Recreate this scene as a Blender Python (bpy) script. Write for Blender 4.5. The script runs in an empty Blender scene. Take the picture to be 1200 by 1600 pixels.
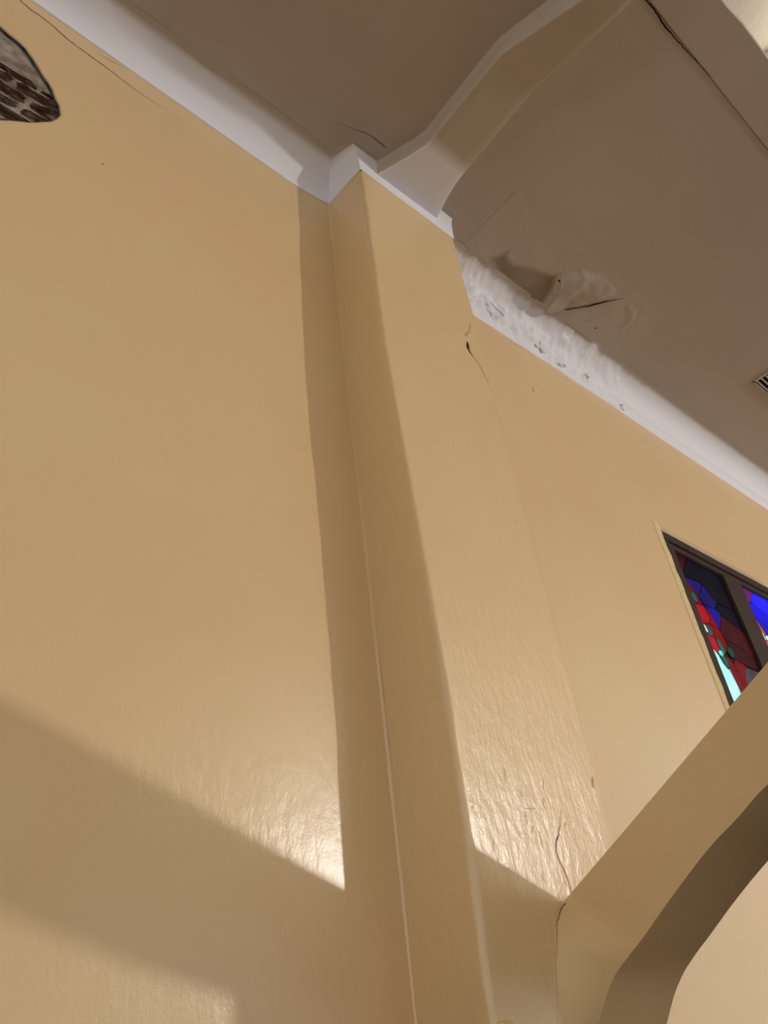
import bpy, bmesh, math, random
from mathutils import Vector, Matrix, noise

random.seed(7)
H = 1.6                      # eye height: every z below is written relative to the eye, H is added when meshes are made
scene = bpy.context.scene
COL = scene.collection

# ------------------------------------------------------------------ camera
R = ((0.76204914, -0.63911765, -0.10396985), (0.31047804, 0.50155765, -0.80749199), (0.56822926, 0.58306822, 0.58064357))
cam_data = bpy.data.cameras.new('camera')
cam_data.sensor_fit = 'VERTICAL'
cam_data.sensor_height = 36.0
cam_data.sensor_width = 27.0
cam_data.lens = 1160.0 / 1600.0 * 36.0
cam_data.clip_start = 0.02
cam = bpy.data.objects.new('camera', cam_data)
COL.objects.link(cam)
m = Matrix(((R[0][0], -R[1][0], -R[2][0], 0), (R[0][1], -R[1][1], -R[2][1], 0), (R[0][2], -R[1][2], -R[2][2], H), (0, 0, 0, 1)))
cam.matrix_world = m
scene.camera = cam

# ------------------------------------------------------------------ world (dim warm light of the rest of the church)
world = bpy.data.worlds.new('world')
scene.world = world
world.use_nodes = True
bg = world.node_tree.nodes['Background']
bg.inputs[0].default_value = (1.0, 0.965, 0.92, 1)
bg.inputs[1].default_value = 1.10
scene.view_settings.view_transform = 'Standard'
scene.view_settings.look = 'None'
scene.view_settings.exposure = 0.0
scene.view_settings.gamma = 1.0
scene.view_settings.use_curve_mapping = False

LAMP = (9.36, -8.74, 2.36)
LAMP_STRENGTH = 2600.0
LAMP_RADIUS = 0.13

# ------------------------------------------------------------------ materials
def new_mat(name):
    mt = bpy.data.materials.new(name)
    mt.use_nodes = True
    nt = mt.node_tree
    return mt, nt, nt.nodes['Principled BSDF']

def noise_node(nt, scale, detail=4.0, rough=0.55, stretch=None):
    tc = nt.nodes.new('ShaderNodeTexCoord')
    n = nt.nodes.new('ShaderNodeTexNoise')
    n.inputs['Scale'].default_value = scale
    n.inputs['Detail'].default_value = detail
    n.inputs['Roughness'].default_value = rough
    if stretch:
        mp = nt.nodes.new('ShaderNodeMapping')
        mp.inputs['Scale'].default_value = stretch
        nt.links.new(tc.outputs['Object'], mp.inputs['Vector'])
        nt.links.new(mp.outputs['Vector'], n.inputs['Vector'])
    else:
        nt.links.new(tc.outputs['Object'], n.inputs['Vector'])
    return n

def ramp(nt, src, stops):
    r = nt.nodes.new('ShaderNodeValToRGB')
    els = r.color_ramp.elements
    while len(els) < len(stops):
        els.new(0.5)
    for e, (p, c) in zip(els, stops):
        e.position = p
        e.color = (*c, 1)
    nt.links.new(src, r.inputs['Fac'])
    return r

def bump_chain(nt, bsdf, layers):
    prev = None
    for src, strength, dist in layers:
        b = nt.nodes.new('ShaderNodeBump')
        b.inputs['Strength'].default_value = strength
        b.inputs['Distance'].default_value = dist
        nt.links.new(src, b.inputs['Height'])
        if prev:
            nt.links.new(prev.outputs['Normal'], b.inputs['Normal'])
        prev = b
    nt.links.new(prev.outputs['Normal'], bsdf.inputs['Normal'])

def paint_mat(name, c1, c2, rough, spec=0.5, fine=0.25, brush=0.25, wave=0.3):
    mt, nt, b = new_mat(name)
    n1 = noise_node(nt, 1.3, 3.0)
    r = ramp(nt, n1.outputs['Fac'], [(0.3, c1), (0.7, c2)])
    nt.links.new(r.outputs['Color'], b.inputs['Base Color'])
    b.inputs['Roughness'].default_value = rough
    b.inputs['Specular IOR Level'].default_value = spec
    n2 = noise_node(nt, 9.0, 3.0)
    n3 = noise_node(nt, 38.0, 6.0, 0.6, (1.0, 1.0, 0.4))
    n4 = noise_node(nt, 140.0, 3.0, 0.6)
    bump_chain(nt, b, [(n2.outputs['Fac'], wave, 0.03), (n3.outputs['Fac'], brush, 0.008), (n4.outputs['Fac'], fine, 0.0015)])
    return mt

M = {}
M['wall'] = paint_mat('ochre_gloss_paint', (0.765, 0.515, 0.285), (0.745, 0.565, 0.295), 0.25, 0.62, 0.2, 0.13, 0.05)
M['pil'] = paint_mat('ochre_gloss_paint_brushed', (0.74, 0.525, 0.27), (0.77, 0.565, 0.31), 0.23, 0.7, 0.25, 0.34, 0.06)
M['rib'] = paint_mat('ochre_satin_paint', (0.74, 0.525, 0.27), (0.77, 0.565, 0.31), 0.5, 0.35, 0.2, 0.15, 0.06)
M['white'] = paint_mat('white_paint', (0.74, 0.715, 0.73), (0.79, 0.765, 0.775), 0.55, 0.3, 0.15, 0.15, 0.1)
M['ceil'] = paint_mat('beige_ceiling_paint', (0.49, 0.42, 0.35), (0.54, 0.47, 0.395), 0.75, 0.2, 0.1, 0.06, 0.06)
M['nave'] = paint_mat('cream_nave_plaster', (0.80, 0.74, 0.64), (0.84, 0.78, 0.68), 0.7, 0.2)

def blend_mat(name, ca, cb):
    """two paints that meet in a soft brushed line; the attribute 'paint' says how much of the second lies on the first"""
    mt, nt, b = new_mat(name)
    at = nt.nodes.new('ShaderNodeAttribute')
    at.attribute_name = 'paint'
    mx = nt.nodes.new('ShaderNodeMix')
    mx.data_type = 'RGBA'
    mx.inputs['A'].default_value = (*ca, 1)
    mx.inputs['B'].default_value = (*cb, 1)
    nt.links.new(at.outputs['Fac'], mx.inputs['Factor'])
    nt.links.new(mx.outputs['Result'], b.inputs['Base Color'])
    b.inputs['Roughness'].default_value = 0.6
    b.inputs['Specular IOR Level'].default_value = 0.3
    n2 = noise_node(nt, 9.0, 3.0)
    n3 = noise_node(nt, 60.0, 5.0)
    bump_chain(nt, b, [(n2.outputs['Fac'], 0.1, 0.02), (n3.outputs['Fac'], 0.15, 0.003)])
    return mt
M['cove'] = blend_mat('white_cove_paint', (0.84, 0.825, 0.86), (0.515, 0.445, 0.37))
M['beam'] = blend_mat('beam_paint', (0.51, 0.43, 0.345), (0.84, 0.825, 0.86))

def plain(name, col, rough=0.7, spec=0.3, nscale=30.0, var=0.25, bump=0.3, dist=0.004):
    mt, nt, b = new_mat(name)
    n = noise_node(nt, nscale, 5.0)
    lo = tuple(c * (1 - var) for c in col)
    hi = tuple(min(1, c * (1 + var)) for c in col)
    r = ramp(nt, n.outputs['Fac'], [(0.3, lo), (0.7, hi)])
    nt.links.new(r.outputs['Color'], b.inputs['Base Color'])
    b.inputs['Roughness'].default_value = rough
    b.inputs['Specular IOR Level'].default_value = spec
    bump_chain(nt, b, [(n.outputs['Fac'], bump, dist)])
    return mt
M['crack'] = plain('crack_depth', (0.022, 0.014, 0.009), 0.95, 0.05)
M['mortar'] = plain('grey_mortar', (0.30, 0.25, 0.20), 0.95, 0.1, 22, 0.5, 0.8, 0.02)
M['broken'] = plain('broken_plaster_edge', (0.10, 0.085, 0.075), 0.95, 0.1, 30, 0.6, 0.8, 0.01)
M['ragged'] = plain('bare_plaster_margin', (0.70, 0.55, 0.30), 0.8, 0.2, 40, 0.12, 0.4, 0.004)
M['wood'] = plain('dark_brown_window_frame', (0.045, 0.027, 0.018), 0.65, 0.12, 12, 0.2, 0.2, 0.003)
M['came'] = plain('lead_came', (0.012, 0.011, 0.012), 0.7, 0.1, 60, 0.2)
M['floor'] = plain('dark_stone_floor', (0.075, 0.055, 0.040), 0.6, 0.3, 6, 0.25, 0.2)
M['vent'] = plain('vent_metal', (0.55, 0.49, 0.42), 0.5, 0.4, 60, 0.08, 0.1)
M['ventdark'] = plain('vent_dark', (0.018, 0.014, 0.010), 0.9, 0.1)
M['metal'] = plain('lamp_metal', (0.10, 0.09, 0.08), 0.4, 0.5)
M['flake'] = plain('loose_ceiling_plaster', (0.44, 0.365, 0.275), 0.85, 0.1, 18, 0.14, 0.5, 0.006)

def brick_mat(name, dark, mid, light):
    mt, nt, b = new_mat(name)
    n = noise_node(nt, 20.0, 6.0, 0.65, (1.0, 1.0, 2.6))
    r = ramp(nt, n.outputs['Fac'], [(0.36, dark), (0.52, mid), (0.66, light)])
    nt.links.new(r.outputs['Color'], b.inputs['Base Color'])
    b.inputs['Roughness'].default_value = 0.95
    b.inputs['Specular IOR Level'].default_value = 0.1
    bump_chain(nt, b, [(n.outputs['Fac'], 1.0, 0.03)])
    return mt
M['brick'] = brick_mat('old_brick', (0.030, 0.016, 0.009), (0.085, 0.045, 0.026), (0.26, 0.20, 0.16))
M['brick2'] = brick_mat('old_brick_grey', (0.04, 0.028, 0.02), (0.12, 0.085, 0.06), (0.30, 0.25, 0.21))
M['shaded_stain'] = plain('stained_shaded_plaster', (0.26, 0.195, 0.115), 0.9, 0.1, 14, 0.16, 0.4, 0.006)  # stained plaster brown, deepened to stand for shade in the hollow
M['dark_band'] = plain('dark_band_brown', (0.045, 0.028, 0.018), 0.5, 0.3, 10, 0.3, 0.2)

def emis(name, col, strength):
    mt, nt, b = new_mat(name)
    b.inputs['Base Color'].default_value = (*col, 1)
    b.inputs['Emission Color'].default_value = (*col, 1)
    b.inputs['Emission Strength'].default_value = strength
    b.inputs['Roughness'].default_value = 0.35
    return mt

def glass_mat(name, col, strength):
    mt, nt, b = new_mat(name)
    n = noise_node(nt, 7.0, 2.0)
    r = ramp(nt, n.outputs['Fac'], [(0.35, tuple(c * 0.55 for c in col)), (0.65, col)])
    b.inputs['Base Color'].default_value = (*(c * 0.08 for c in col), 1)
    b.inputs['Specular IOR Level'].default_value = 0.03
    nt.links.new(r.outputs['Color'], b.inputs['Emission Color'])
    b.inputs['Emission Strength'].default_value = strength
    b.inputs['Roughness'].default_value = 0.4
    return mt

# ------------------------------------------------------------------ helpers
def link(o, parent=None):
    COL.objects.link(o)
    if parent is not None:
        o.parent = parent
    return o

def mesh_obj(name, verts, faces, mat, parent=None, smooth=False, attr=None):
    me = bpy.data.meshes.new(name)
    me.from_pydata([(x, y, z + H) for x, y, z in verts], [], faces)
    me.update()
    me.materials.append(mat)
    if attr is not None:
        a = me.attributes.new('paint', 'FLOAT', 'POINT')
        a.data.foreach_set('value', attr)
    if smooth:
        me.polygons.foreach_set('use_smooth', [True] * len(me.polygons))
    bm = bmesh.new(); bm.from_mesh(me)
    bmesh.ops.recalc_face_normals(bm, faces=bm.faces)
    bm.to_mesh(me); bm.free()
    return link(bpy.data.objects.new(name, me), parent)

def struct(o, label=None, cat=None):
    o['kind'] = 'structure'
    if label: o['label'] = label
    if cat: o['category'] = cat
    return o

def box_data(x0, x1, y0, y1, z0, z1):
    v = [(x0, y0, z0), (x1, y0, z0), (x1, y1, z0), (x0, y1, z0), (x0, y0, z1), (x1, y0, z1), (x1, y1, z1), (x0, y1, z1)]
    f = [(0, 3, 2, 1), (4, 5, 6, 7), (0, 1, 5, 4), (1, 2, 6, 5), (2, 3, 7, 6), (3, 0, 4, 7)]
    return v, f

def box(name, x0, x1, y0, y1, z0, z1, mat, parent=None, bevel=0.0):
    v, f = box_data(x0, x1, y0, y1, z0, z1)
    o = mesh_obj(name, v, f, mat, parent)
    if bevel:
        bm = bmesh.new(); bm.from_mesh(o.data)
        bmesh.ops.bevel(bm, geom=list(bm.edges), offset=bevel, segments=2, affect='EDGES')
        bm.to_mesh(o.data); bm.free()
    return o

def grid_obj(name, pts, nu, nv, mat, parent=None, attr=None, smooth=True):
    """pts[i*nv+j], i over nu, j over nv"""
    f = [(i * nv + j, (i + 1) * nv + j, (i + 1) * nv + j + 1, i * nv + j + 1) for i in range(nu - 1) for j in range(nv - 1)]
    return mesh_obj(name, pts, f, mat, parent, smooth, attr)

def interp(x, tab):
    if x <= tab[0][0]: return tab[0][1]
    for (a, va), (b, vb) in zip(tab, tab[1:]):
        if x <= b:
            t = (x - a) / (b - a)
            return va + (vb - va) * t
    return tab[-1][1]

def jag(pts, step, amp, closed=False, seed=0):
    """subdivide a polyline and shake it a little, as broken plaster edges are"""
    rnd = random.Random(seed)
    out = []
    n = len(pts)
    for i in range(n if closed else n - 1):
        a, b = Vector(pts[i]), Vector(pts[(i + 1) % n])
        k = max(1, int((b - a).length / step))
        for j in range(k):
            p = a.lerp(b, j / k)
            if j: p += Vector((rnd.uniform(-amp, amp), rnd.uniform(-amp, amp)))
            out.append(tuple(p))
    if not closed: out.append(tuple(pts[-1]))
    return out

def crack(name, pts, widths, place, parent, lip=0.012, proud=0.003, lipmat=None, seed=0):
    """an open crack: dark gap between two slightly lifted lips of paint. place(u, v, out) -> point"""
    pl = jag(pts, 0.012, 0.002, seed=seed)
    n = len(pl)
    L = []
    for i in range(n):
        a = Vector(pl[max(0, i - 1)]); b = Vector(pl[min(n - 1, i + 1)])
        t = (b - a).normalized(); nn = Vector((-t.y, t.x))
        w = interp(i / (n - 1), widths) * (0.8 + 0.4 * noise.noise((i * 0.7, seed, 0)))
        c = Vector(pl[i])
        L.append((c, nn, max(w, 0.0004)))
    v = []; f = []
    for c, nn, w in L:
        for off, o in ((-w, proud * 0.7), (w, proud * 0.7)):
            q = c + nn * off; v.append(place(q.x, q.y, o))
    f = [(2 * i, 2 * i + 1, 2 * i + 3, 2 * i + 2) for i in range(n - 1)]
    ob = mesh_obj(name, v, f, M['crack'], parent)
    if lipmat is not None:
        v = []; f = []
        for c, nn, w in L:
            for off, o in ((-w - lip, -0.0005), (-w, proud), (w, proud * 0.9), (w + lip, -0.0005)):
                q = c + nn * off; v.append(place(q.x, q.y, o))
        for i in range(n - 1):
            f.append((4 * i, 4 * i + 1, 4 * i + 5, 4 * i + 4))
            f.append((4 * i + 2, 4 * i + 3, 4 * i + 7, 4 * i + 6))
        mesh_obj('crack_lip', v, f, lipmat, ob, True)
    return ob

# ------------------------------------------------------------------ dimensions (metres, from the eye)
YW, YP = 1.5, 1.259            # wall face, pilaster face
PX0, PX1 = 1.357, 1.957        # pilaster sides
ZC = 3.403                     # aisle ceiling

# ------------------------------------------------------------------ floor
floor = box('floor', -7, 15, -15, 1.7, -1.72, -1.6, M['floor'])
struct(floor, 'dark stone church floor below the wall', 'floor')

# ------------------------------------------------------------------ wall with the broken patch and the window opening
hole = [(-0.34, 2.93), (-0.20, 3.0), (-0.075, 2.983), (0.016, 2.946), (0.071, 2.878), (0.132, 2.795), (0.166, 2.725), (0.178, 2.674),
        (0.157, 2.604), (0.106, 2.535), (0.024, 2.451), (-0.10, 2.40), (-0.30, 2.44), (-0.42, 2.60), (-0.44, 2.80)]
hole = jag(hole, 0.03, 0.004, True, 3)
WX0, WX1, WZ0, WZ1 = 3.60, 5.16, 0.30, 2.229
left_edge = jag([(WX0, WZ1), (WX0, WZ0)], 0.03, 0.006, False, 5)
wopen = left_edge + [(WX1, WZ0), (WX1, WZ1)]

def filled(name, outer, holes, y, thick, mat, parent=None):
    cu = bpy.data.curves.new(name, 'CURVE')
    cu.dimensions = '2D'; cu.fill_mode = 'BOTH'; cu.extrude = thick / 2
    for loop in [outer] + holes:
        sp = cu.splines.new('POLY')
        sp.points.add(len(loop) - 1)
        for p, (a, b) in zip(sp.points, loop): p.co = (a, b, 0, 1)
        sp.use_cyclic_u = True
    tmp = bpy.data.objects.new('tmp', cu)
    COL.objects.link(tmp)
    dg = bpy.context.evaluated_depsgraph_get()
    me = bpy.data.meshes.new_from_object(tmp.evaluated_get(dg))
    bpy.data.objects.remove(tmp); bpy.data.curves.remove(cu)
    me.name = name
    for v in me.vertices:
        x, z, d = v.co
        v.co = (x, y + thick / 2 - d, z + H)
    me.materials.clear(); me.materials.append(mat)
    bm = bmesh.new(); bm.from_mesh(me)
    bmesh.ops.remove_doubles(bm, verts=bm.verts, dist=1e-5)
    bmesh.ops.recalc_face_normals(bm, faces=bm.faces)
    bm.to_mesh(me); bm.free()
    return link(bpy.data.objects.new(name, me), parent)

wall = filled('wall_back', [(-6, -1.6), (11, -1.6), (11, 3.42), (-6, 3.42)], [hole, wopen], YW, 0.09, M['wall'])
struct(wall, 'ochre yellow glossy painted plaster wall with a broken patch', 'wall')

# masonry laid open inside the broken patch
box('mortar_bed', -0.6, 0.35, 1.5135, 1.60, 2.30, 3.08, M['mortar'], wall)
rnd = random.Random(4)
def rough_block(name, x0, x1, z0, z1, yf, mat, parent, seed):
    rr = random.Random(seed)
    nu, nv = 9, 6
    v = []
    for i in range(nu):
        for j in range(nv):
            x = x0 + (x1 - x0) * i / (nu - 1); z = z0 + (z1 - z0) * j / (nv - 1)
            edge = i in (0, nu - 1) or j in (0, nv - 1)
            v.append((x + rr.uniform(-.004, .004), (1.515 if edge else yf + rr.uniform(-.004, .005)), z + rr.uniform(-.004, .004)))
    return grid_obj(name, v, nu, nv, mat, parent, None, False)
zc_ = 2.372
k = 0
for row, hgt in enumerate((0.060, 0.058, 0.064, 0.056, 0.060, 0.058, 0.03)):
    x = -0.60 + (0.13 if row % 2 else 0.0)
    while x < 0.20:
        wlen = rnd.uniform(0.20, 0.27)
        rough_block('brick', x, x + wlen, zc_, zc_ + hgt, 1.503 + rnd.uniform(0, .006), M['brick'] if rnd.random() < .6 else M['brick2'], wall, k)
        k += 1
        x += wlen + 0.004
    zc_ += hgt + 0.004
# broken rim of the plaster round the patch
rim = []
n = len(hole)
cx = sum(p[0] for p in hole) / n; cz = sum(p[1] for p in hole) / n
for i, (x, z) in enumerate(hole):
    a = 0.004 + 0.008 * abs(noise.noise((i * .6, 2, 0)))
    dx, dz = cx - x, cz - z
    l = math.hypot(dx, dz)
    rim += [(x - dx / l * .003, YW - 0.001, z - dz / l * .003), (x + dx / l * a * .3, YW + .004, z + dz / l * a * .3), (x + dx / l * a, 1.5145, z + dz / l * a)]
rf = []
for i in range(n):
    j = (i + 1) % n
    for q in range(2): rf.append((3 * i + q, 3 * j + q, 3 * j + q + 1, 3 * i + q + 1))
mesh_obj('broken_plaster_rim', rim, rf, M['broken'], wall)

dim_band = box('wall_dark_band', -6, 11, 1.47, 1.502, -1.6, -0.09, M['dark_band'])  # added below the view so the underside of the arch stays dark
struct(dim_band, 'unseen dark band added along the wall foot to dim the arch soffit', 'dark_band')

on_wall = lambda u, v, o: (u, YW - o, v)
on_pil = lambda u, v, o: (u, YP - o, v)
on_ceil = lambda u, v, o: (u, v, ZC - o)
crack('crack', [(-0.12, 3.225), (-0.055, 3.235), (-0.018, 3.217), (0.051, 3.214), (0.127, 3.183), (0.214, 3.171), (0.278, 3.165), (0.343, 3.154), (0.41, 3.143), (0.477, 3.146), (0.537, 3.149), (0.599, 3.152)],
      [(0, .0042), (.5, .0042), (.8, .0024), (1, .0006)], on_wall, wall, 0.016, 0.003, M['wall'], 1)
crack('crack', [(0.232, 3.234), (0.283, 3.236), (0.346, 3.257)], [(0, .0005), (.5, .002), (1, .0005)], on_wall, wall, 0.01, 0.002, M['wall'], 2)
crack('crack', [(2.496, 3.118), (2.632, 3.122), (2.80, 3.150)], [(0, .0003), (.5, .001), (1, .0003)], on_wall, wall, 0.012, 0.003, M['wall'], 3)
crack('crack', [(3.032, 3.118), (3.217, 3.117)], [(0, .0003), (.5, .0012), (1, .0003)], on_wall, wall, 0.012, 0.003, M['wall'], 4)
crack('crack', [(5.55, 3.14), (5.75, 3.13), (6.2, 3.15)], [(0, .0005), (.5, .004), (1, .003)], on_wall, wall, 0.012, 0.003, M['wall'], 5)

def blob(name, c, r, mat, parent, seed=0, flat=(1, 0.4, 1)):
    bm = bmesh.new()
    bmesh.ops.create_icosphere(bm, subdivisions=3, radius=1)
    for v in bm.verts:
        d = 1 + 0.35 * noise.noise(v.co * 1.6 + Vector((seed * 3.1, 0, 0)))
        v.co = Vector((c[0] + v.co.x * d * r * flat[0], c[1] + v.co.y * d * r * flat[1], c[2] + H + v.co.z * d * r * flat[2]))
    me = bpy.data.meshes.new(name); bm.to_mesh(me); bm.free()
    me.materials.append(mat)
    me.polygons.foreach_set('use_smooth', [True] * len(me.polygons))
    return link(bpy.data.objects.new(name, me), parent)
blob('plaster_lump', (2.713, YW, 2.794), 0.016, M['wall'], wall, 1, (1.3, .5, 1))

# ------------------------------------------------------------------ pilaster
edge_l = [(-1.6, 1.350), (0.1, 1.349), (0.3, 1.362), (0.82, 1.369), (1.4, 1.357), (2.04, 1.339), (2.7, 1.350), (3.1, 1.359), (3.5, 1.358)]
prof = []
for t in range(9): prof.append(('s', YW + 0.03 - (YW + 0.03 - YP - 0.016) * t / 8))
nz = 150
pts = []
cols = 0
for i in range(nz):
    z = -1.6 + (3.412 + 1.6) * i / (nz - 1)
    xe = interp(z, edge_l)
    row = []
    r = 0.014 + 0.010 * abs(noise.noise((0, z * 1.7, 3))) + 0.012 * max(0, noise.noise((5, z * 5.0, 1)))
    for t in range(9):
        s = t / 8
        y = (YW + 0.03) + (YP + r - YW - 0.03) * s
        row.append((PX0 * (1 - s) + xe * s, y))
    for t in range(1, 7):
        a = math.pi / 2 * t / 6
        row.append((xe + r - r * math.cos(a), YP + r - r * math.sin(a)))
    for t in range(1, 24):
        row.append((xe + r + (PX1 - r - xe - r) * t / 24, YP))
    for t in range(0, 7):
        a = math.pi / 2 * t / 6
        row.append((PX1 - r + r * math.sin(a), YP + r - r * math.cos(a)))
    for t in range(1, 7):
        row.append((PX1, YP + r + (YW + 0.03 - YP - r) * t / 6))
    cols = len(row)
    for x, y in row:
        d = 0.0022 * noise.noise((x * 3, y * 3, z * 2.0)) + 0.0012 * noise.noise((x * 14, y * 14, z * 8))
        pts.append((x + d * .6, y + d, z))
pil = grid_obj('pilaster', pts, nz, cols, M['pil'])
struct(pil, 'ochre yellow flat pilaster projecting from the plaster wall', 'pilaster')
crack('crack', [(1.909, 2.556), (1.883, 2.483), (1.852, 2.438)], [(0, .0006), (.5, .0012), (1, .0008)], on_pil, pil, 0.008, 0.003, M['wall'], 6)
crack('crack', [(1.849, 2.392), (1.839, 2.345), (1.857, 2.311), (1.883, 2.290), (1.9, 2.252), (1.913, 2.214), (1.918, 2.186), (1.940, 2.164), (1.946, 2.13)],
      [(0, .005), (.12, .011), (.25, .009), (.35, .0030), (.7, .0022), (1, .0006)], on_pil, pil, 0.010, 0.003, M['wall'], 7)
crack('crack', [(1.744, 0.463), (1.722, 0.421), (1.69, 0.379), (1.679, 0.356), (1.683, 0.333), (1.694, 0.314), (1.7, 0.296), (1.704, 0.274), (1.704, 0.250)],
      [(0, .0004), (.4, .0016), (.7, .0016), (1, .0010)], on_pil, pil, 0.006, 0.003, None, 8)
crack('crack', [(1.93, 0.567), (1.921, 0.553), (1.92, 0.539)], [(0, .0005), (.5, .002), (1, .0005)], on_pil, pil, 0.007, 0.003, M['wall'], 9)
crack('crack', [(1.588, 0.498), (1.581, 0.461), (1.593, 0.452), (1.633, 0.457)], [(0, .0003), (.5, .0006), (1, .0003)], on_pil, pil, 0.012, 0.003, None, 10)
rnd = random.Random(9)
for i in range(16):      # runs and ridges of thick paint low on the pilaster
    x = rnd.uniform(1.40, 1.90); z = rnd.uniform(.28, .62)
    if z < .24 + .5 * max(0, x - 1.66): continue
    crack_pts = [(x, z), (x - rnd.uniform(.0, .02), z - rnd.uniform(.02, .06))]
    v = []; n = 7
    for j in range(n):
        t = j / (n - 1)
        px = crack_pts[0][0] * (1 - t) + crack_pts[1][0] * t + .003 * noise.noise((i, t * 3, 0)); pz = crack_pts[0][1] * (1 - t) + crack_pts[1][1] * t
        w = .006 * math.sin(math.pi * (t * .9 + .05))
        for q in range(5):
            a = math.pi * q / 4
            v.append((px + w * math.cos(a), YP + .001 - w * .45 * math.sin(a), pz))
    grid_obj('paint_ridge', v, n, 5, M['pil'], pil)
blob('plaster_lump', (1.385, YP + .012, 0.000), 0.032, M['wall'], pil, 44, (1.3, .6, .7))

# paint fillet in the inner corner between wall and pilaster
v = []; nzf = 90
for i in range(nzf):
    z = -1.6 + 4.9 * i / (nzf - 1)
    r = 0.010 + 0.005 * noise.noise((z * 4, 0, 8))
    for q in range(6):
        a = math.pi / 2 * q / 5
        v.append((PX0 - r + r * math.sin(a) + .001, YW - r + r * math.cos(a) + .001, z))
v2 = [(x, y, z) for x, y, z in v]
grid_obj('corner_fillet', v2, nzf, 6, M['wall'], pil)

# ------------------------------------------------------------------ white cove: left wall, round the pilaster
NP = 15
def cove_profile(z0, r, zc=ZC):
    out = [(0.0, z0 - 0.004, 0.0), (0.004, z0, 0.0)]
    for i in range(1, NP):
        a = math.pi / 2 * i / (NP - 1)
        f = i / (NP - 1)
        out.append((0.004 + (r - .004) * (1 - math.cos(a)), z0 + (zc - z0) * math.sin(a), min(1, max(0, (f - .84) / .14))))
    out.append((r + 0.02, zc - 0.0012, 1.0))
    return out
pts = []; att = []; stations = []
for i in range(60): stations.append(('L', -6 + (i / 59) * (6 + 1.25)))
stations += [('c1', 0), ('c2', 0)]
for i in range(1, 12): stations.append(('F', i / 12))
stations += [('c3', 0), ('c4', 0)]
z0tab = [(-6, 3.295), (-.02, 3.292), (0.5, 3.268), (1.15, 3.240), (1.36, 3.262)]
for s, x in stations:
    if s == 'L': z0 = interp(x, z0tab)
    else: z0 = {'c1': 3.272, 'c2': 3.243, 'F': 3.243 - .012 * x, 'c3': 3.228, 'c4': 3.20}[s]
    for off, z, p in cove_profile(z0, 0.152):
        wob = .0015 * noise.noise((x * 4, z * 9, 2))
        if s == 'L': q = (x, YW - off)
        elif s == 'c1': q = (PX0 - off * .55, YW - off)
        elif s == 'c2': q = (PX0 - off * .27, YP - off * .09)
        elif s == 'F': q = ((PX0 - off * .27) * (1 - x) + (PX1 + off * .12) * x, YP - off * .09)
        elif s == 'c3': q = (PX1 + off * .12, YP - off * .09)
        else: q = (PX1 + off * .3, YW - off)
        if s in ('c2', 'F', 'c3'): p = p * .35
        pts.append((q[0], q[1] - .001, z + wob)); att.append(p)
cove1 = grid_obj('trim_1', pts, len(stations), NP + 2, M['cove'], None, att)
bm = bmesh.new(); bm.from_mesh(cove1.data)
for e in bm.edges:      # keep the mitres crisp
    if len(e.link_faces) == 2 and e.calc_face_angle(0) > 0.6: e.smooth = False
bm.to_mesh(cove1.data); bm.free()
struct(cove1, 'white painted cove moulding that wraps round the pilaster head', 'moulding')

# damaged cove of the bay with the window
nx = 420
pts = []; att = []
prof2 = [(0.0, 3.160, 0), (0.005, 3.166, 0), (0.006, 3.19, 0), (0.007, 3.215, 0), (0.008, 3.236, 0), (0.020, 3.244, 0)]
for i in range(1, 17):
    a = math.pi / 2 * i / 16; f = i / 16
    prof2.append((0.020 + 0.135 * (1 - math.cos(a)), 3.246 + (ZC - 3.246) * math.sin(a), min(1, max(0, (f - .86) / .12))))
prof2.append((0.18, ZC - 0.0012, 1.0))
for i in range(nx):
    t = i / (nx - 1)
    x = 1.96 + (t ** 1.7) * 9.0
    amp = interp(x, [(1.9, 1.0), (2.7, 1.0), (3.6, .55), (4.0, .08), (11, .04)])
    zlow = interp(x, [(1.9, .0), (2.3, .015), (3.0, .0), (11, .012)])
    for j, (off, z, p) in enumerate(prof2):
        k = min(1, j / 3) * (1 if j < len(prof2) - 2 else .2)
        d = amp * k * (0.022 * noise.noise((x * 4.5, z * 9, 1)) + 0.022 * noise.noise((x * 11, z * 18, 4)) + 0.018 * noise.noise((x * 26, z * 34, 7)) + 0.008 * noise.noise((x * 60, z * 70, 3)) - 0.016 * max(0, noise.noise((x * 17, z * 26, 9)) - .25))
        fl = amp * k * .006
        pe = p
        if amp > .3 and j > 8: pe = min(1, max(0, p + amp * .35 * noise.noise((x * 6, z * 10, 12)) * (1 if j > 12 else .3)))
        pts.append((x, YW - max(.003 if j else 0, off + d + fl), z - zlow * (1 - j / len(prof2)) + (0.006 * noise.noise((x * 6, 3, 3)) * amp if j < 3 else -abs(d) * .3 * (j > 8)))); att.append(pe)
cove2 = grid_obj('trim_2', pts, nx, len(prof2), M['cove'], None, att)
struct(cove2, 'lumpy white cove with flaking plaster above the window wall', 'moulding')

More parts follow.
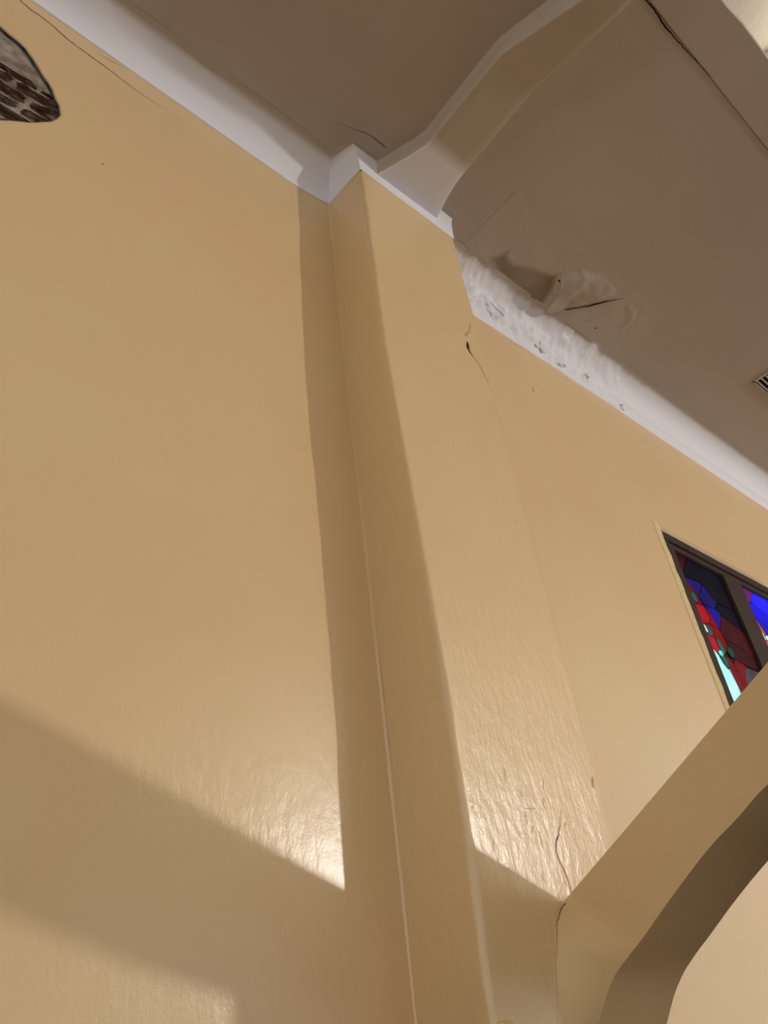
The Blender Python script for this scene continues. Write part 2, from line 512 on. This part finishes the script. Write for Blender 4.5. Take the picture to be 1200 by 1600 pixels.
def cove2_place(u, v, o):
    """u along the wall, v = height on the cove"""
    off = 0.008
    for (oa, za, _), (ob, zb, _) in zip(prof2, prof2[1:]):
        if za <= v <= zb:
            off = oa + (ob - oa) * (v - za) / (zb - za); break
    amp = interp(u, [(1.9, 1.0), (2.7, 1.0), (3.6, .55), (4.0, .08), (11, .04)])
    d = amp * (0.022 * noise.noise((u * 4.5, v * 9, 1)) + 0.022 * noise.noise((u * 11, v * 18, 4)) + .018 * noise.noise((u * 26, v * 34, 7)) + .008)
    return (u, YW - off - d - o - .004, v)
slot_y = min(cove2_place(u_, v_, 0)[1] for u_, v_ in ((2.425, 3.272), (2.46, 3.245), (2.53, 3.218)))
crack('gouge', [(2.425, 3.268), (2.46, 3.240), (2.525, 3.214)], [(0, .003), (.3, .006), (.8, .006), (1, .004)], lambda u, v, o: (u, slot_y - .010, v), cove2, .012, .004, None, 21)
crack('gouge', [(3.085, 3.225), (3.10, 3.21), (3.13, 3.215)], [(0, .003), (.5, .008), (1, .003)], cove2_place, cove2, .01, .004, None, 22)
crack('gouge', [(3.70, 3.215), (3.73, 3.20)], [(0, .003), (.5, .007), (1, .003)], cove2_place, cove2, .01, .004, None, 23)
crack('gouge', [(2.86, 3.255), (2.88, 3.235)], [(0, .001), (.5, .002), (1, .001)], cove2_place, cove2, .01, .004, None, 24)
crack('gouge', [(2.17, 3.265), (2.185, 3.25)], [(0, .001), (.5, .003), (1, .001)], cove2_place, cove2, .01, .004, None, 25)
crack('gouge', [(3.30, 3.255), (3.345, 3.24), (3.37, 3.215)], [(0, .001), (.5, .0018), (1, .001)], cove2_place, cove2, .01, .004, None, 26)
rnd = random.Random(12)
for i, (x, z) in enumerate(((2.86, 3.235), (2.91, 3.225), (3.08, 3.205), (3.36, 3.27), (3.72, 3.195), (2.10, 3.33), (2.20, 3.32))):
    c = cove2_place(x, z, -.002)
    blob('plaster_flake', c, .020, M['white'], cove2, 50 + i, (1.2, .45, .8))

# ------------------------------------------------------------------ aisle ceiling
nu, nv = 120, 22
ce_v, ce_f = box_data(-6, 11, 0.031, 1.6, ZC, ZC + 0.15)
ceil = mesh_obj('ceiling', ce_v, ce_f, M['ceil'])
struct(ceil, 'beige painted ceiling of the side aisle with peeling plaster', 'ceiling')

def inside(x, y, poly):
    c = False
    for (x0, y0), (x1, y1) in zip(poly, poly[1:] + poly[:1]):
        if (y0 > y) != (y1 > y) and x < (x1 - x0) * (y - y0) / (y1 - y0) + x0: c = not c
    return c
def edge_dist(x, y, poly):
    p = Vector((x, y)); best = 9
    for a, b in zip(poly, poly[1:] + poly[:1]):
        a, b = Vector(a), Vector(b); d = b - a
        t = max(0, min(1, (p - a).dot(d) / d.length_squared))
        best = min(best, (p - a - d * t).length)
    return best
P1 = [(2.285, 1.295), (2.33, 1.235), (2.350, 1.175), (2.370, 1.180), (2.385, 1.215), (2.435, 1.232), (2.54, 1.185), (2.653, 1.152), (2.707, 1.130), (2.745, 1.18), (2.776, 1.226), (2.80, 1.30), (2.82, 1.36), (2.60, 1.37), (2.40, 1.34)]
P2 = [(2.712, 1.132), (2.76, 1.08), (2.82, 1.034), (2.90, 1.005), (2.983, 0.997), (3.05, 1.005), (3.10, 1.02), (3.15, 1.008), (3.14, 1.03), (3.074, 1.086), (3.02, 1.16), (2.968, 1.217), (2.928, 1.252), (2.90, 1.30), (2.86, 1.345), (2.815, 1.345), (2.795, 1.29), (2.765, 1.21)]
P2 = jag(P2, .02, .004, True, 17)
ridges = [[(3.125, 1.265), (3.15, 1.19), (3.205, 1.13)], [(3.30, 1.04), (3.35, 1.10), (3.345, 1.15)], [(3.24, 1.03), (3.30, 1.05)], [(2.87, 1.285), (2.93, 1.29)], [(2.80, 1.045), (2.86, 1.06), (2.90, 1.05)]]
def seg_dist(x, y, pl):
    p = Vector((x, y)); best = 9
    for a, b in zip(pl, pl[1:]):
        a, b = Vector(a), Vector(b); d = b - a
        t = max(0, min(1, (p - a).dot(d) / d.length_squared))
        best = min(best, (p - a - d * t).length)
    return best
gx, gy = 150, 54
pts = []; att = []
for i in range(gx):
    x = 2.13 + 1.40 * i / (gx - 1)
    for j in range(gy):
        y = 0.93 + 0.402 * j / (gy - 1)
        fade = min(1, min(i, gx - 1 - i, j) / 8)
        h = .0008 + fade * .003 * max(0, noise.noise((x * 7, y * 7, 2)) + .2)
        stain_shade = 0.0
        if inside(x, y, P2):
            dur = seg_dist(x, y, [(2.70, 1.11), (2.76, 1.07), (2.82, 1.026), (2.90, .997), (2.983, .989), (3.05, .997), (3.10, 1.01), (3.16, 1.00)])
            h += interp(x, [(2.70, .046), (2.80, .044), (2.90, .022), (3.0, .014), (3.10, .010), (3.16, .004)]) * min(1, dur / .10) + .005 * min(1, dur / .05) * noise.noise((x * 16, y * 16, 5))
            stain_shade = min(1, dur / .06) * (.28 + .25 * noise.noise((x * 8, y * 8, 1)))
        elif inside(x, y, P1):
            h = .001 + .004 * max(0, noise.noise((x * 12, y * 12, 7)))
            stain_shade = min(1, edge_dist(x, y, P1) / .035) * (.85 + .3 * noise.noise((x * 6, y * 6, 3)))  # stained hollow, with the loose sheet's shadow painted into the tone
        for r_ in ridges:
            d = seg_dist(x, y, r_)
            if d < .022: h += .003 * (1 - d / .022)
        pts.append((x, y, ZC - h)); att.append(max(0, min(1, stain_shade)))
M['patch'] = blend_mat('peeling_ceiling_plaster', (0.515, 0.445, 0.372), (0.25, 0.185, 0.105))  # second tone is stained plaster darkened further as shade in the hollow
grid_obj('peeling_plaster', pts, gx, gy, M['patch'], ceil, att, True)
crack('crack', [(2.87, 1.288), (2.90, 1.278), (2.935, 1.262), (2.975, 1.222), (3.025, 1.166), (3.083, 1.090), (3.15, 1.012)], [(0, .002), (.2, .006), (.35, .004), (.6, .008), (.85, .004), (1, .001)], lambda u, v, o: (u, v, ZC - .013), ceil, .01, .003, None, 34)  # dark ribbon painted as the shadowed gap under the loose sheet's edge
crack('crack', [(2.70, 1.148), (2.722, 1.15)], [(0, .006), (.5, .010), (1, .005)], lambda u, v, o: (u, v, ZC - .045), ceil, .01, .003, None, 31)
crack('crack', [(3.195, 1.255), (3.212, 1.25)], [(0, .004), (.5, .006), (1, .003)], lambda u, v, o: (u, v, ZC - .006), ceil, .01, .003, None, 32)
crack('crack', [(1.20, 1.215), (1.273, 1.19), (1.363, 1.166), (1.45, 1.168)], [(0, .0003), (.5, .0012), (1, .002)], on_ceil, ceil, .012, .004, None, 33)

# ------------------------------------------------------------------ cross beam from the pilaster, deepened towards the nave
BS = 3.303
st = [(1.262, 1.462, 1.858, BS + .004), (1.215, 1.482, 1.842, BS), (1.16, 1.504, 1.824, BS), (1.09, 1.530, 1.806, BS), (1.02, 1.553, 1.797, BS), (0.985, 1.557, 1.795, BS), (0.95, 1.557, 1.794, BS),
      (0.80, 1.552, 1.786, BS), (0.62, 1.547, 1.776, BS), (0.545, 1.546, 1.772, BS - .004), (0.50, 1.550, 1.771, BS - .014), (0.20, 1.628, 1.79, 3.25), (0.12, 1.643, 1.795, 3.243), (0.06, 1.646, 1.795, 3.242), (-0.18, 1.646, 1.795, 3.242)]
pts = []; att = []
for y, xl, xr, zs in st:
    rf_ = 0.018
    top = ZC + .002
    sec = []
    for i in range(6):
        a = math.pi / 2 * i / 5
        sec.append((xl - rf_ + rf_ * math.sin(a), top - rf_ + rf_ * math.cos(a)))
    sec += [(xl, (top - rf_) * .5 + (zs + .012) * .5), (xl, zs + .012), (xl + .004, zs + .003), (xl + .014, zs)]
    sec += [(xl * (1 - t) + xr * t, zs) for t in (.2, .4, .6, .8)]
    sec += [(xr - .014, zs), (xr - .004, zs + .003), (xr, zs + .012), (xr, (top - rf_) * .5 + (zs + .012) * .5)]
    for i in range(6):
        a = math.pi / 2 * i / 5
        sec.append((xr + rf_ - rf_ * math.cos(a), top - rf_ + rf_ * math.sin(a)))
    w = min(1, max(0, (y - .955) / .065))
    for i, (x, z) in enumerate(sec):
        pts.append((x, y, z)); att.append(w if 8 <= i <= 16 else 0.0)
c = len(sec)
f = [(i * c + j, (i + 1) * c + j, (i + 1) * c + j + 1, i * c + j + 1) for i in range(len(st) - 1) for j in range(c - 1)]
f.append(tuple((len(st) - 1) * c + j for j in range(c)))
beam = mesh_obj('beam', pts, f, M['beam'], None, True, att)
bm = bmesh.new(); bm.from_mesh(beam.data)
for e in bm.edges:
    if len(e.link_faces) == 2 and e.calc_face_angle(0) > 0.5: e.smooth = False
bm.to_mesh(beam.data); bm.free()
struct(beam, 'beige cross beam with white painted end on the pilaster', 'beam')

# ------------------------------------------------------------------ long edge beam between aisle and nave
pts = []; nx = 160
ZB = ZC - .004
for i in range(nx):
    x = -6 + 17 * i / (nx - 1) if i < 0 else -6 + 17 * (i / (nx - 1))
    j1 = .004 * noise.noise((x * 3, 0, 5)); j2 = .004 * noise.noise((x * 5, 3, 5)) + (.010 if 2.05 < x < 2.33 else 0)
    ya, yb = 0.0305 + .3 * j1, -0.182 + j2
    for p in ((ya, 4.75), (ya, ZB + .008), (ya - .006, ZB), (ya * .5 + yb * .5, ZB), (yb + .006, ZB), (yb, ZB + .010), (yb, 4.75)):
        pts.append((x, p[0], p[1]))
beam2 = grid_obj('beam', pts, nx, 7, M['ceil'], None, None, False)
struct(beam2, 'cracked long beige beam between aisle ceiling and bright nave', 'beam')
crack('crack', [(1.75, .044), (1.919, 0.040), (1.977, 0.037), (2.022, 0.041), (2.073, 0.046), (2.161, 0.043), (2.226, 0.041), (2.297, 0.036), (2.358, 0.033), (2.432, 0.028)],
      [(0, .002), (.45, .0045), (.55, .003), (1, .001)], lambda u, v, o: (u, v - .004, ZC - .006 - o), beam2, .01, .003, None, 41)

# ------------------------------------------------------------------ nave ceiling beyond, coffered
nave = box('ceiling', -6, 15, -15, -0.1, 4.75, 4.9, M['nave'])
struct(nave, 'bright cream plaster ceiling over the nave', 'ceiling')
for i in range(7):
    x = -3.05 + i * 1.1
    box('rib', x, x + .16, -8, -.19, 4.62, 4.76, M['nave'], nave, .02)
for i in range(5):
    y = -.62 - i * 1.5
    box('rib', -6, 11, y - .16, y, 4.64, 4.76, M['nave'], nave, .02)

# ------------------------------------------------------------------ arch rib that springs from the pilaster
S = 0.515
T = [(1.560, 1.264, -0.075), (1.550, 1.264, -0.04), (1.550, 1.264, 0.0), (1.570, 1.264, 0.07), (1.590, 1.264, 0.135), (1.600, 1.264, 0.175), (1.630, 1.264, 0.215), (1.664, 1.260, 0.238)]
B = [(1.650, 1.268, -0.065), (1.656, 1.256, -0.040), (1.662, 1.234, -0.01), (1.664, 1.203, 0.030), (1.664, 1.165, 0.067), (1.664, 1.130, 0.093), (1.664, 1.100, 0.113), (1.664, 1.074, 0.129)]
for y, yb, zb in ((1.132, .98, .190), (0.984, .884, .247), (.80, .76, .314), (.70, .675, .357), (.575, .55, .405), (.40, .38, .46), (.15, .14, .565), (-.15, -.14, .70), (-.45, -.43, .845), (-.75, -.70, .98)):
    T.append((1.664, y, 0.238 + S * (1.259 - y))); B.append((1.664, yb, zb))
for y, zt, zb in ((-1.05, 1.40, 1.105), (-1.35, 1.475, 1.185), (-1.7, 1.51, 1.22)):
    T.append((1.664, y, zt)); B.append((1.664, y, zb))
full_T = T + [(1.664, -3.4 - y, z) for x, y, z in reversed(T[:-1])]
full_B = B + [(1.664, -3.4 - y, z) for x, y, z in reversed(B[:-1])]
XR = 1.958
QD = 0.115                    # the back of the rib slopes down away from the aisle bay
def resample(lst, curved, n=4):
    o = []
    for i in range(len(lst) - 1):
        p0 = Vector(lst[max(0, i - 1)]); p1 = Vector(lst[i]); p2 = Vector(lst[i + 1]); p3 = Vector(lst[min(len(lst) - 1, i + 2)])
        for k in range(n):
            t = k / n; t2, t3 = t * t, t * t * t
            if not curved: q = p1.lerp(p2, t)
            else: q = p1 * (2 * t3 - 3 * t2 + 1) + (p2 - p0) * .5 * (t3 - 2 * t2 + t) + p2 * (-2 * t3 + 3 * t2) + (p3 - p1) * .5 * (t3 - t2)
            o.append(q)
    o.append(Vector(lst[-1]))
    return o
fT, fB = resample(full_T, False), resample(full_B, True)
n = len(fT)
v = []; f = []
def section(rows):
    b0 = len(v); c = len(rows[0])
    for r_ in rows: v.extend(tuple(p) for p in r_)
    for i in range(len(rows) - 1):
        for j in range(c - 1): f.append((b0 + i * c + j, b0 + (i + 1) * c + j, b0 + (i + 1) * c + j + 1, b0 + i * c + j + 1))
rowsL, rowsS, rowsR, rowsT = [], [], [], []
for i in range(n):
    t_, b_ = fT[i], fB[i]
    w2 = .0035 * noise.noise((b_.y * 9, b_.z * 9, 6))
    bl = b_ + Vector((0, w2, w2))
    br = Vector((XR, b_.y + .003, b_.z if b_.y > .66 else min(b_.z, interp(b_.y, [(-1.7, 1.22), (-1.3, 1.10), (-.7, .85), (-.23, .60), (-.009, .485), (.264, .36), (.5, .31), (.66, .315)]))))  # unseen right underside lowered to widen the shadow thrown on the wall
    if b_.y < -1.7: br.z = b_.z
    qd = min(QD, max(.0, t_.z - b_.z))
    tr = Vector((XR, t_.y, t_.z - qd))
    rowsL.append([t_.lerp(bl, k / 7) for k in range(8)])
    rowsS.append([bl.lerp(br, k / 5) for k in range(6)])
    rowsR.append([br.lerp(tr, k / 3) for k in range(4)])
    rowsT.append([tr.lerp(t_, k / 3) for k in range(4)])
for rows in (rowsL, rowsS, rowsR, rowsT): section(rows)
arch = mesh_obj('arch_rib', v, f, M['rib'], None, True)
struct(arch, 'ochre plaster arch rib springing from the pilaster across the aisle', 'arch')
pv, pf = box_data(1.55, 1.965, -5.0, -4.655, -1.6, 4.75)
pier = mesh_obj('pier', pv, pf, M['wall'])
bm = bmesh.new(); bm.from_mesh(pier.data); bmesh.ops.bevel(bm, geom=list(bm.edges), offset=.02, segments=2, affect='EDGES'); bm.to_mesh(pier.data); bm.free()
struct(pier, 'ochre plaster pier carrying the far end of the arch rib', 'pier')
v = []
for i in range(30):         # ridge of filler along the joint of arch and pilaster
    t = i / 29
    z = .235 - .31 * t
    x = interp(z, [(-.6, 1.549), (0, 1.550), (.07, 1.57), (.135, 1.59), (.175, 1.60), (.215, 1.63), (.238, 1.664)])
    r = .005 + .003 * noise.noise((i * .8, 0, 0))
    for q in range(5):
        a = math.pi * q / 4
        v.append((x + r * math.cos(a), YP + .002 - r * .7 * math.sin(a), z))
grid_obj('joint_filler', v, 30, 5, M['wall'], arch)

crack('crack', [(1.674, .240), (1.642, .222), (1.615, .195), (1.600, .155), (1.588, .122)], [(0, .0012), (.3, .0014), (.7, .001), (1, .0004)], on_pil, arch, .006, .010, None, 51)

# ------------------------------------------------------------------ unseen box added under the rib to shade the soffit and lower pilaster
blk = bpy.data.objects.new('shade_blocker', None)
link(blk); blk.location = (2.15, .45, .06 + H)
blk['label'] = 'unseen dark box added under the arch rib to block light'
blk['category'] = 'shade_blocker'
def under_blk(o):
    o.parent = blk
    o.matrix_parent_inverse = Matrix.Translation((-2.15, -.45, -(.06 + H)))
    return o
under_blk(box('blocker_body', 1.80, 2.52, .38, .55, .06, .40, M['metal'], None, .015))
under_blk(box('grille', 1.83, 2.49, .372, .384, .09, .37, M['ventdark'], None, .004))  # dark front plate of the added blocker
under_blk(box('bracket', 1.84, 1.90, .44, .50, .39, .50, M['metal'], None, .004))

# ------------------------------------------------------------------ stained glass window
win = bpy.data.objects.new('window_1', None)
link(win); win.location = (4.38, 1.53, WZ0 + H)
struct(win, 'dark brown framed stained glass window with coloured panes', 'window')
def under_win(o):
    o.parent = win
    o.matrix_parent_inverse = Matrix.Translation((-4.38, -1.53, -(WZ0 + H)))
    return o
def wbox(name, x0, x1, y0, y1, z0, z1, mat, bev=.004):
    return under_win(box(name, x0, x1, y0, y1, z0, z1, mat, None, bev))
YF = 1.512
GT = 2.112
wbox('frame_head', 3.58, 5.18, YF, 1.58, 2.155, 2.215, M['wood'])
wbox('frame_head', 3.62, 5.14, YF + .008, 1.58, GT - .004, 2.157, M['wood'], .006)
wbox('frame_stile', 3.58, 3.685, YF, 1.58, WZ0, 2.16, M['wood'])
wbox('sash_bead', 3.683, 3.735, YF + .006, 1.575, WZ0, GT + .003, M['wood'], .005)
wbox('mullion', 4.27, 4.50, YF + .002, 1.58, WZ0, GT + .003, M['wood'], .006)
wbox('frame_stile', 5.04, 5.18, YF, 1.58, WZ0, 2.16, M['wood'])
wbox('frame_sill', 3.58, 5.18, YF - .02, 1.58, WZ0 - .02, WZ0 + .07, M['wood'])
wbox('lead_panel', 3.72, 4.28, 1.538, 1.545, WZ0 + .05, GT + .002, M['came'], .0)
wbox('lead_panel', 4.49, 5.05, 1.538, 1.545, WZ0 + .05, GT + .002, M['came'], .0)
GM = {}
def gm(col, s):
    key = (col, s)
    if key not in GM: GM[key] = glass_mat('stained_glass_%d' % len(GM), col, s)
    return GM[key]
def pane(poly, col, s, y=1.532, shrink=.005):
    cx = sum(p[0] for p in poly) / len(poly); cz = sum(p[1] for p in poly) / len(poly)
    q = []
    for x, z in poly:
        l = math.hypot(x - cx, z - cz); k = max(.3, (l - shrink) / l)
        q.append((cx + (x - cx) * k, cz + (z - cz) * k))
    n = len(q)
    v = [(x, y, z) for x, z in q] + [(x, y + .005, z) for x, z in q]
    f = [tuple(range(n)), tuple(range(2 * n - 1, n - 1, -1))] + [(i, (i + 1) % n, n + (i + 1) % n, n + i) for i in range(n)]
    return under_win(mesh_obj('glass_pane', v, f, gm(col, s)))
def oval(cx, cz, rx, rz, col, s, tilt=0.3):
    pts_ = []
    for i in range(14):
        a = 2 * math.pi * i / 14
        x, z = rx * math.cos(a), rz * math.sin(a)
        pts_.append((cx + x * math.cos(tilt) - z * math.sin(tilt), cz + x * math.sin(tilt) + z * math.cos(tilt)))
    under_win(mesh_obj('came_ring', [(cx + (x - cx) * 1.25, 1.5312, cz + (z - cz) * 1.25) for x, z in pts_] + [(cx + (x - cx) * 1.25, 1.536, cz + (z - cz) * 1.25) for x, z in pts_],
                       [tuple(range(14))] + [(i, (i + 1) % 14, 14 + (i + 1) % 14, 14 + i) for i in range(14)], M['came']))
    return pane(pts_, col, s, 1.5295, .0)
BLUE, DBLUE, BLACK = (0.01, 0.01, 0.62), (0.012, 0.008, 0.20), (0.002, 0.002, 0.010)
RED, DRED, DDRED, GREEN, CYAN = (0.55, 0.005, 0.02), (0.18, 0.003, 0.006), (0.055, 0.003, 0.006), (0.01, 0.16, 0.11), (0.42, 1.0, 1.0)
pane([(3.735, 2.112), (3.88, 2.112), (3.75, 1.955), (3.735, 1.955)], DDRED, .8)
pane([(3.88, 2.112), (4.27, 2.112), (4.27, 1.86), (4.06, 1.86), (3.955, 1.960), (3.752, 1.957)], BLACK, 1)
pane([(3.752, 1.952), (3.95, 1.958), (3.898, 1.892), (3.841, 1.853)], DBLUE, 1)
pane([(3.841, 1.853), (3.898, 1.892), (3.955, 1.958), (4.06, 1.86), (4.00, 1.81), (3.88, 1.80)], DBLUE, .7)
pane([(3.88, 1.80), (4.00, 1.81), (4.04, 1.78), (3.968, 1.68), (3.941, 1.66), (3.902, 1.776)], BLUE, .45)
pane([(4.06, 1.86), (4.27, 1.86), (4.27, 1.72), (4.04, 1.78), (4.00, 1.81)], BLACK, 1)
pane([(4.04, 1.78), (4.27, 1.72), (4.27, 1.56), (4.10, 1.60), (3.956, 1.617), (3.941, 1.66), (3.968, 1.68)], DDRED, 1.2)
pane([(4.10, 1.60), (4.27, 1.56), (4.27, 1.48), (4.09, 1.48), (3.99, 1.50), (3.98, 1.56), (3.956, 1.617)], DDRED, .7)
pane([(3.99, 1.50), (4.09, 1.48), (4.09, 1.46), (4.03, 1.40), (3.958, 1.33), (3.942, 1.456)], DRED, .9)
pane([(4.09, 1.47), (4.27, 1.47), (4.27, 1.0), (4.03, 1.0), (4.03, 1.40)], (0.07, 0.06, 0.07), 1)
pane([(3.885, 1.505), (3.942, 1.456), (3.958, 1.33), (4.03, 1.40), (4.03, 1.0), (3.905, 1.0), (3.892, 1.28), (3.868, 1.432)], DRED, 1.1)
pane([(3.735, 1.53), (3.797, 1.482), (3.818, 1.435), (3.848, 1.43), (3.873, 1.272), (3.880, 1.0), (3.735, 1.0)], CYAN, 1.7, 1.532, .003)
pane([(3.855, 1.432), (3.866, 1.432), (3.893, 1.272), (3.903, 1.0), (3.886, 1.0), (3.879, 1.272)], CYAN, .9, 1.532, .002)
pane([(3.735, 1.95), (3.75, 1.945), (3.841, 1.853), (3.86, 1.79), (3.735, 1.78)], DRED, .9)
pane([(3.735, 1.78), (3.86, 1.79), (3.876, 1.717), (3.845, 1.675), (3.735, 1.66)], RED, .85)
pane([(3.86, 1.79), (3.902, 1.776), (3.941, 1.66), (3.846, 1.675), (3.876, 1.717)], DRED, 1.1)
pane([(3.735, 1.66), (3.82, 1.67), (3.835, 1.60), (3.846, 1.509), (3.797, 1.485), (3.735, 1.53)], RED, .9)
pane([(3.82, 1.67), (3.845, 1.675), (3.941, 1.66), (3.956, 1.617), (3.98, 1.545), (3.885, 1.508), (3.846, 1.509), (3.835, 1.60)], DRED, 1.3)
oval(3.781, 1.823, .022, .030, GREEN, 1.0)
oval(3.800, 1.623, .026, .032, GREEN, 1.1)
oval(3.768, 1.628, .012, .024, (.75, 1, 1), 1.0)
oval(3.868, 1.545, .020, .045, GREEN, .9)
oval(3.836, 1.496, .024, .018, (.25, .9, .95), .9)
oval(3.846, 1.455, .026, .038, GREEN, 1.1)
oval(3.969, 1.532, .032, .030, GREEN, .5)
# second light of the window
PUR, PINK = (0.20, 0.02, 0.22), (1.0, 0.03, 0.28)
pane([(4.50, 2.112), (4.68, 2.112), (4.60, 2.02), (4.50, 1.97)], PUR, 1.0)
pane([(4.68, 2.112), (5.04, 2.112), (5.04, 1.99), (4.72, 1.98), (4.60, 2.02)], BLUE, 1.9)
pane([(4.60, 2.02), (4.72, 1.98), (5.04, 1.99), (5.04, 1.88), (4.64, 1.86), (4.55, 1.90), (4.50, 1.97)], (0.01, .005, 1.0), 1.0)
pane([(4.55, 1.90), (4.64, 1.86), (5.04, 1.88), (5.04, 1.78), (4.62, 1.79)], BLUE, 1.2)
pane([(4.50, 1.96), (4.545, 1.89), (4.61, 1.79), (4.57, 1.79), (4.50, 1.85)], (.8, .12, .03), .9)
pane([(4.50, 1.85), (4.57, 1.79), (4.55, 1.70), (4.50, 1.70)], (1, .25, .2), 1.0)
pane([(4.57, 1.79), (4.62, 1.79), (5.04, 1.78), (5.04, 1.4), (4.62, 1.4), (4.55, 1.70)], PINK, 1.0)
pane([(4.50, 1.70), (4.55, 1.70), (4.62, 1.4), (4.50, 1.4)], (1, .7, .2), 1.0)
oval(4.535, 1.765, .022, .030, (.35, .9, .5), 1.0)
oval(4.60, 1.765, .035, .018, (1, .9, 1), 1.1)
# bare plaster margin beside the frame
mg = []
ml = jag([(3.545, 2.252), (3.552, WZ0)], 0.05, .003, False, 8)
mr = jag([(3.610, 2.226), (3.612, WZ0)], 0.05, .007, False, 9)
n = min(len(ml), len(mr))
v = []
for i in range(n):
    (xa, za), (xb, zb) = ml[i], mr[i]
    v += [(xa, YW - .0005, za), (xa + .006, YW - .0045, za - .002), (xb - .004, YW - .0045, zb), (xb, YW + .012, zb)]
grid_obj('plaster_margin', v, n, 4, M['ragged'], wall, None, False)

# ------------------------------------------------------------------ ceiling vent
vent = bpy.data.objects.new('ceiling_vent', None)
link(vent); vent.location = (4.85, .72, ZC + H)
vent['label'] = 'slatted metal vent grille set in the aisle ceiling'
vent['category'] = 'vent'
def under_vent(o):
    o.parent = vent
    o.matrix_parent_inverse = Matrix.Translation((-4.85, -.72, -(ZC + H)))
    return o
under_vent(box('backing', 4.535, 5.16, .54, .892, ZC - .004, ZC + .002, M['ventdark']))
for (a, b, c_, d) in ((4.52, 5.175, .889, .902), (4.52, 5.175, .53, .542), (4.52, 4.54, .53, .902), (5.155, 5.175, .53, .902)):
    under_vent(box('frame_rail', a, b, c_, d, ZC - .009, ZC, M['vent'], None, .002))
y = .878
for i in range(11):
    under_vent(box('slat', 4.535, 5.16, y - .0055, y + .0055, ZC - .011, ZC - .003, M['vent'], None, .0015))
    y -= .031

# ------------------------------------------------------------------ pendant lamp in the nave that lights the wall
def lathe(name, prof_, mat, parent, seg=24):
    v = []
    for i in range(seg):
        a = 2 * math.pi * i / seg
        for r, z in prof_: v.append((r * math.cos(a), r * math.sin(a), z))
    n = len(prof_)
    f = [(i * n + j, ((i + 1) % seg) * n + j, ((i + 1) % seg) * n + j + 1, i * n + j + 1) for i in range(seg) for j in range(n - 1)]
    me = bpy.data.meshes.new(name); me.from_pydata(v, [], f); me.update(); me.materials.append(mat)
    me.polygons.foreach_set('use_smooth', [True] * len(me.polygons))
    return link(bpy.data.objects.new(name, me), parent)
def pendant(loc, r, strength, label):
    lamp = bpy.data.objects.new('pendant_lamp', None)
    link(lamp); lamp.location = (loc[0], loc[1], loc[2] + H)
    lamp['label'] = label
    lamp['category'] = 'lamp'
    lamp['group'] = 'globe lamps of the nave'
    lathe('globe', [(0.0005, -r)] + [(r * math.sin(a), -r * math.cos(a)) for a in [math.pi * i / 12 for i in range(1, 12)]] + [(0.0005, r)], emis('globe_glow', (1.0, 0.95, 0.89), strength), lamp)
    lathe('socket', [(0.0, r + .10), (.03, r + .10), (.035, r + .02), (.03, r - .005), (0, r - .005)], M['metal'], lamp)
    lathe('cord', [(.006, r + .09), (.006, 4.62 - loc[2])], M['metal'], lamp, 8)
pendant(LAMP, LAMP_RADIUS, LAMP_STRENGTH, 'small bright globe lamp hanging far down the nave')
pendant((3.6, -.56, 4.45), .06, 40.0, 'tiny unseen globe added to brighten the cream nave ceiling')  # extra lamp out of view, added to lift the nave ceiling
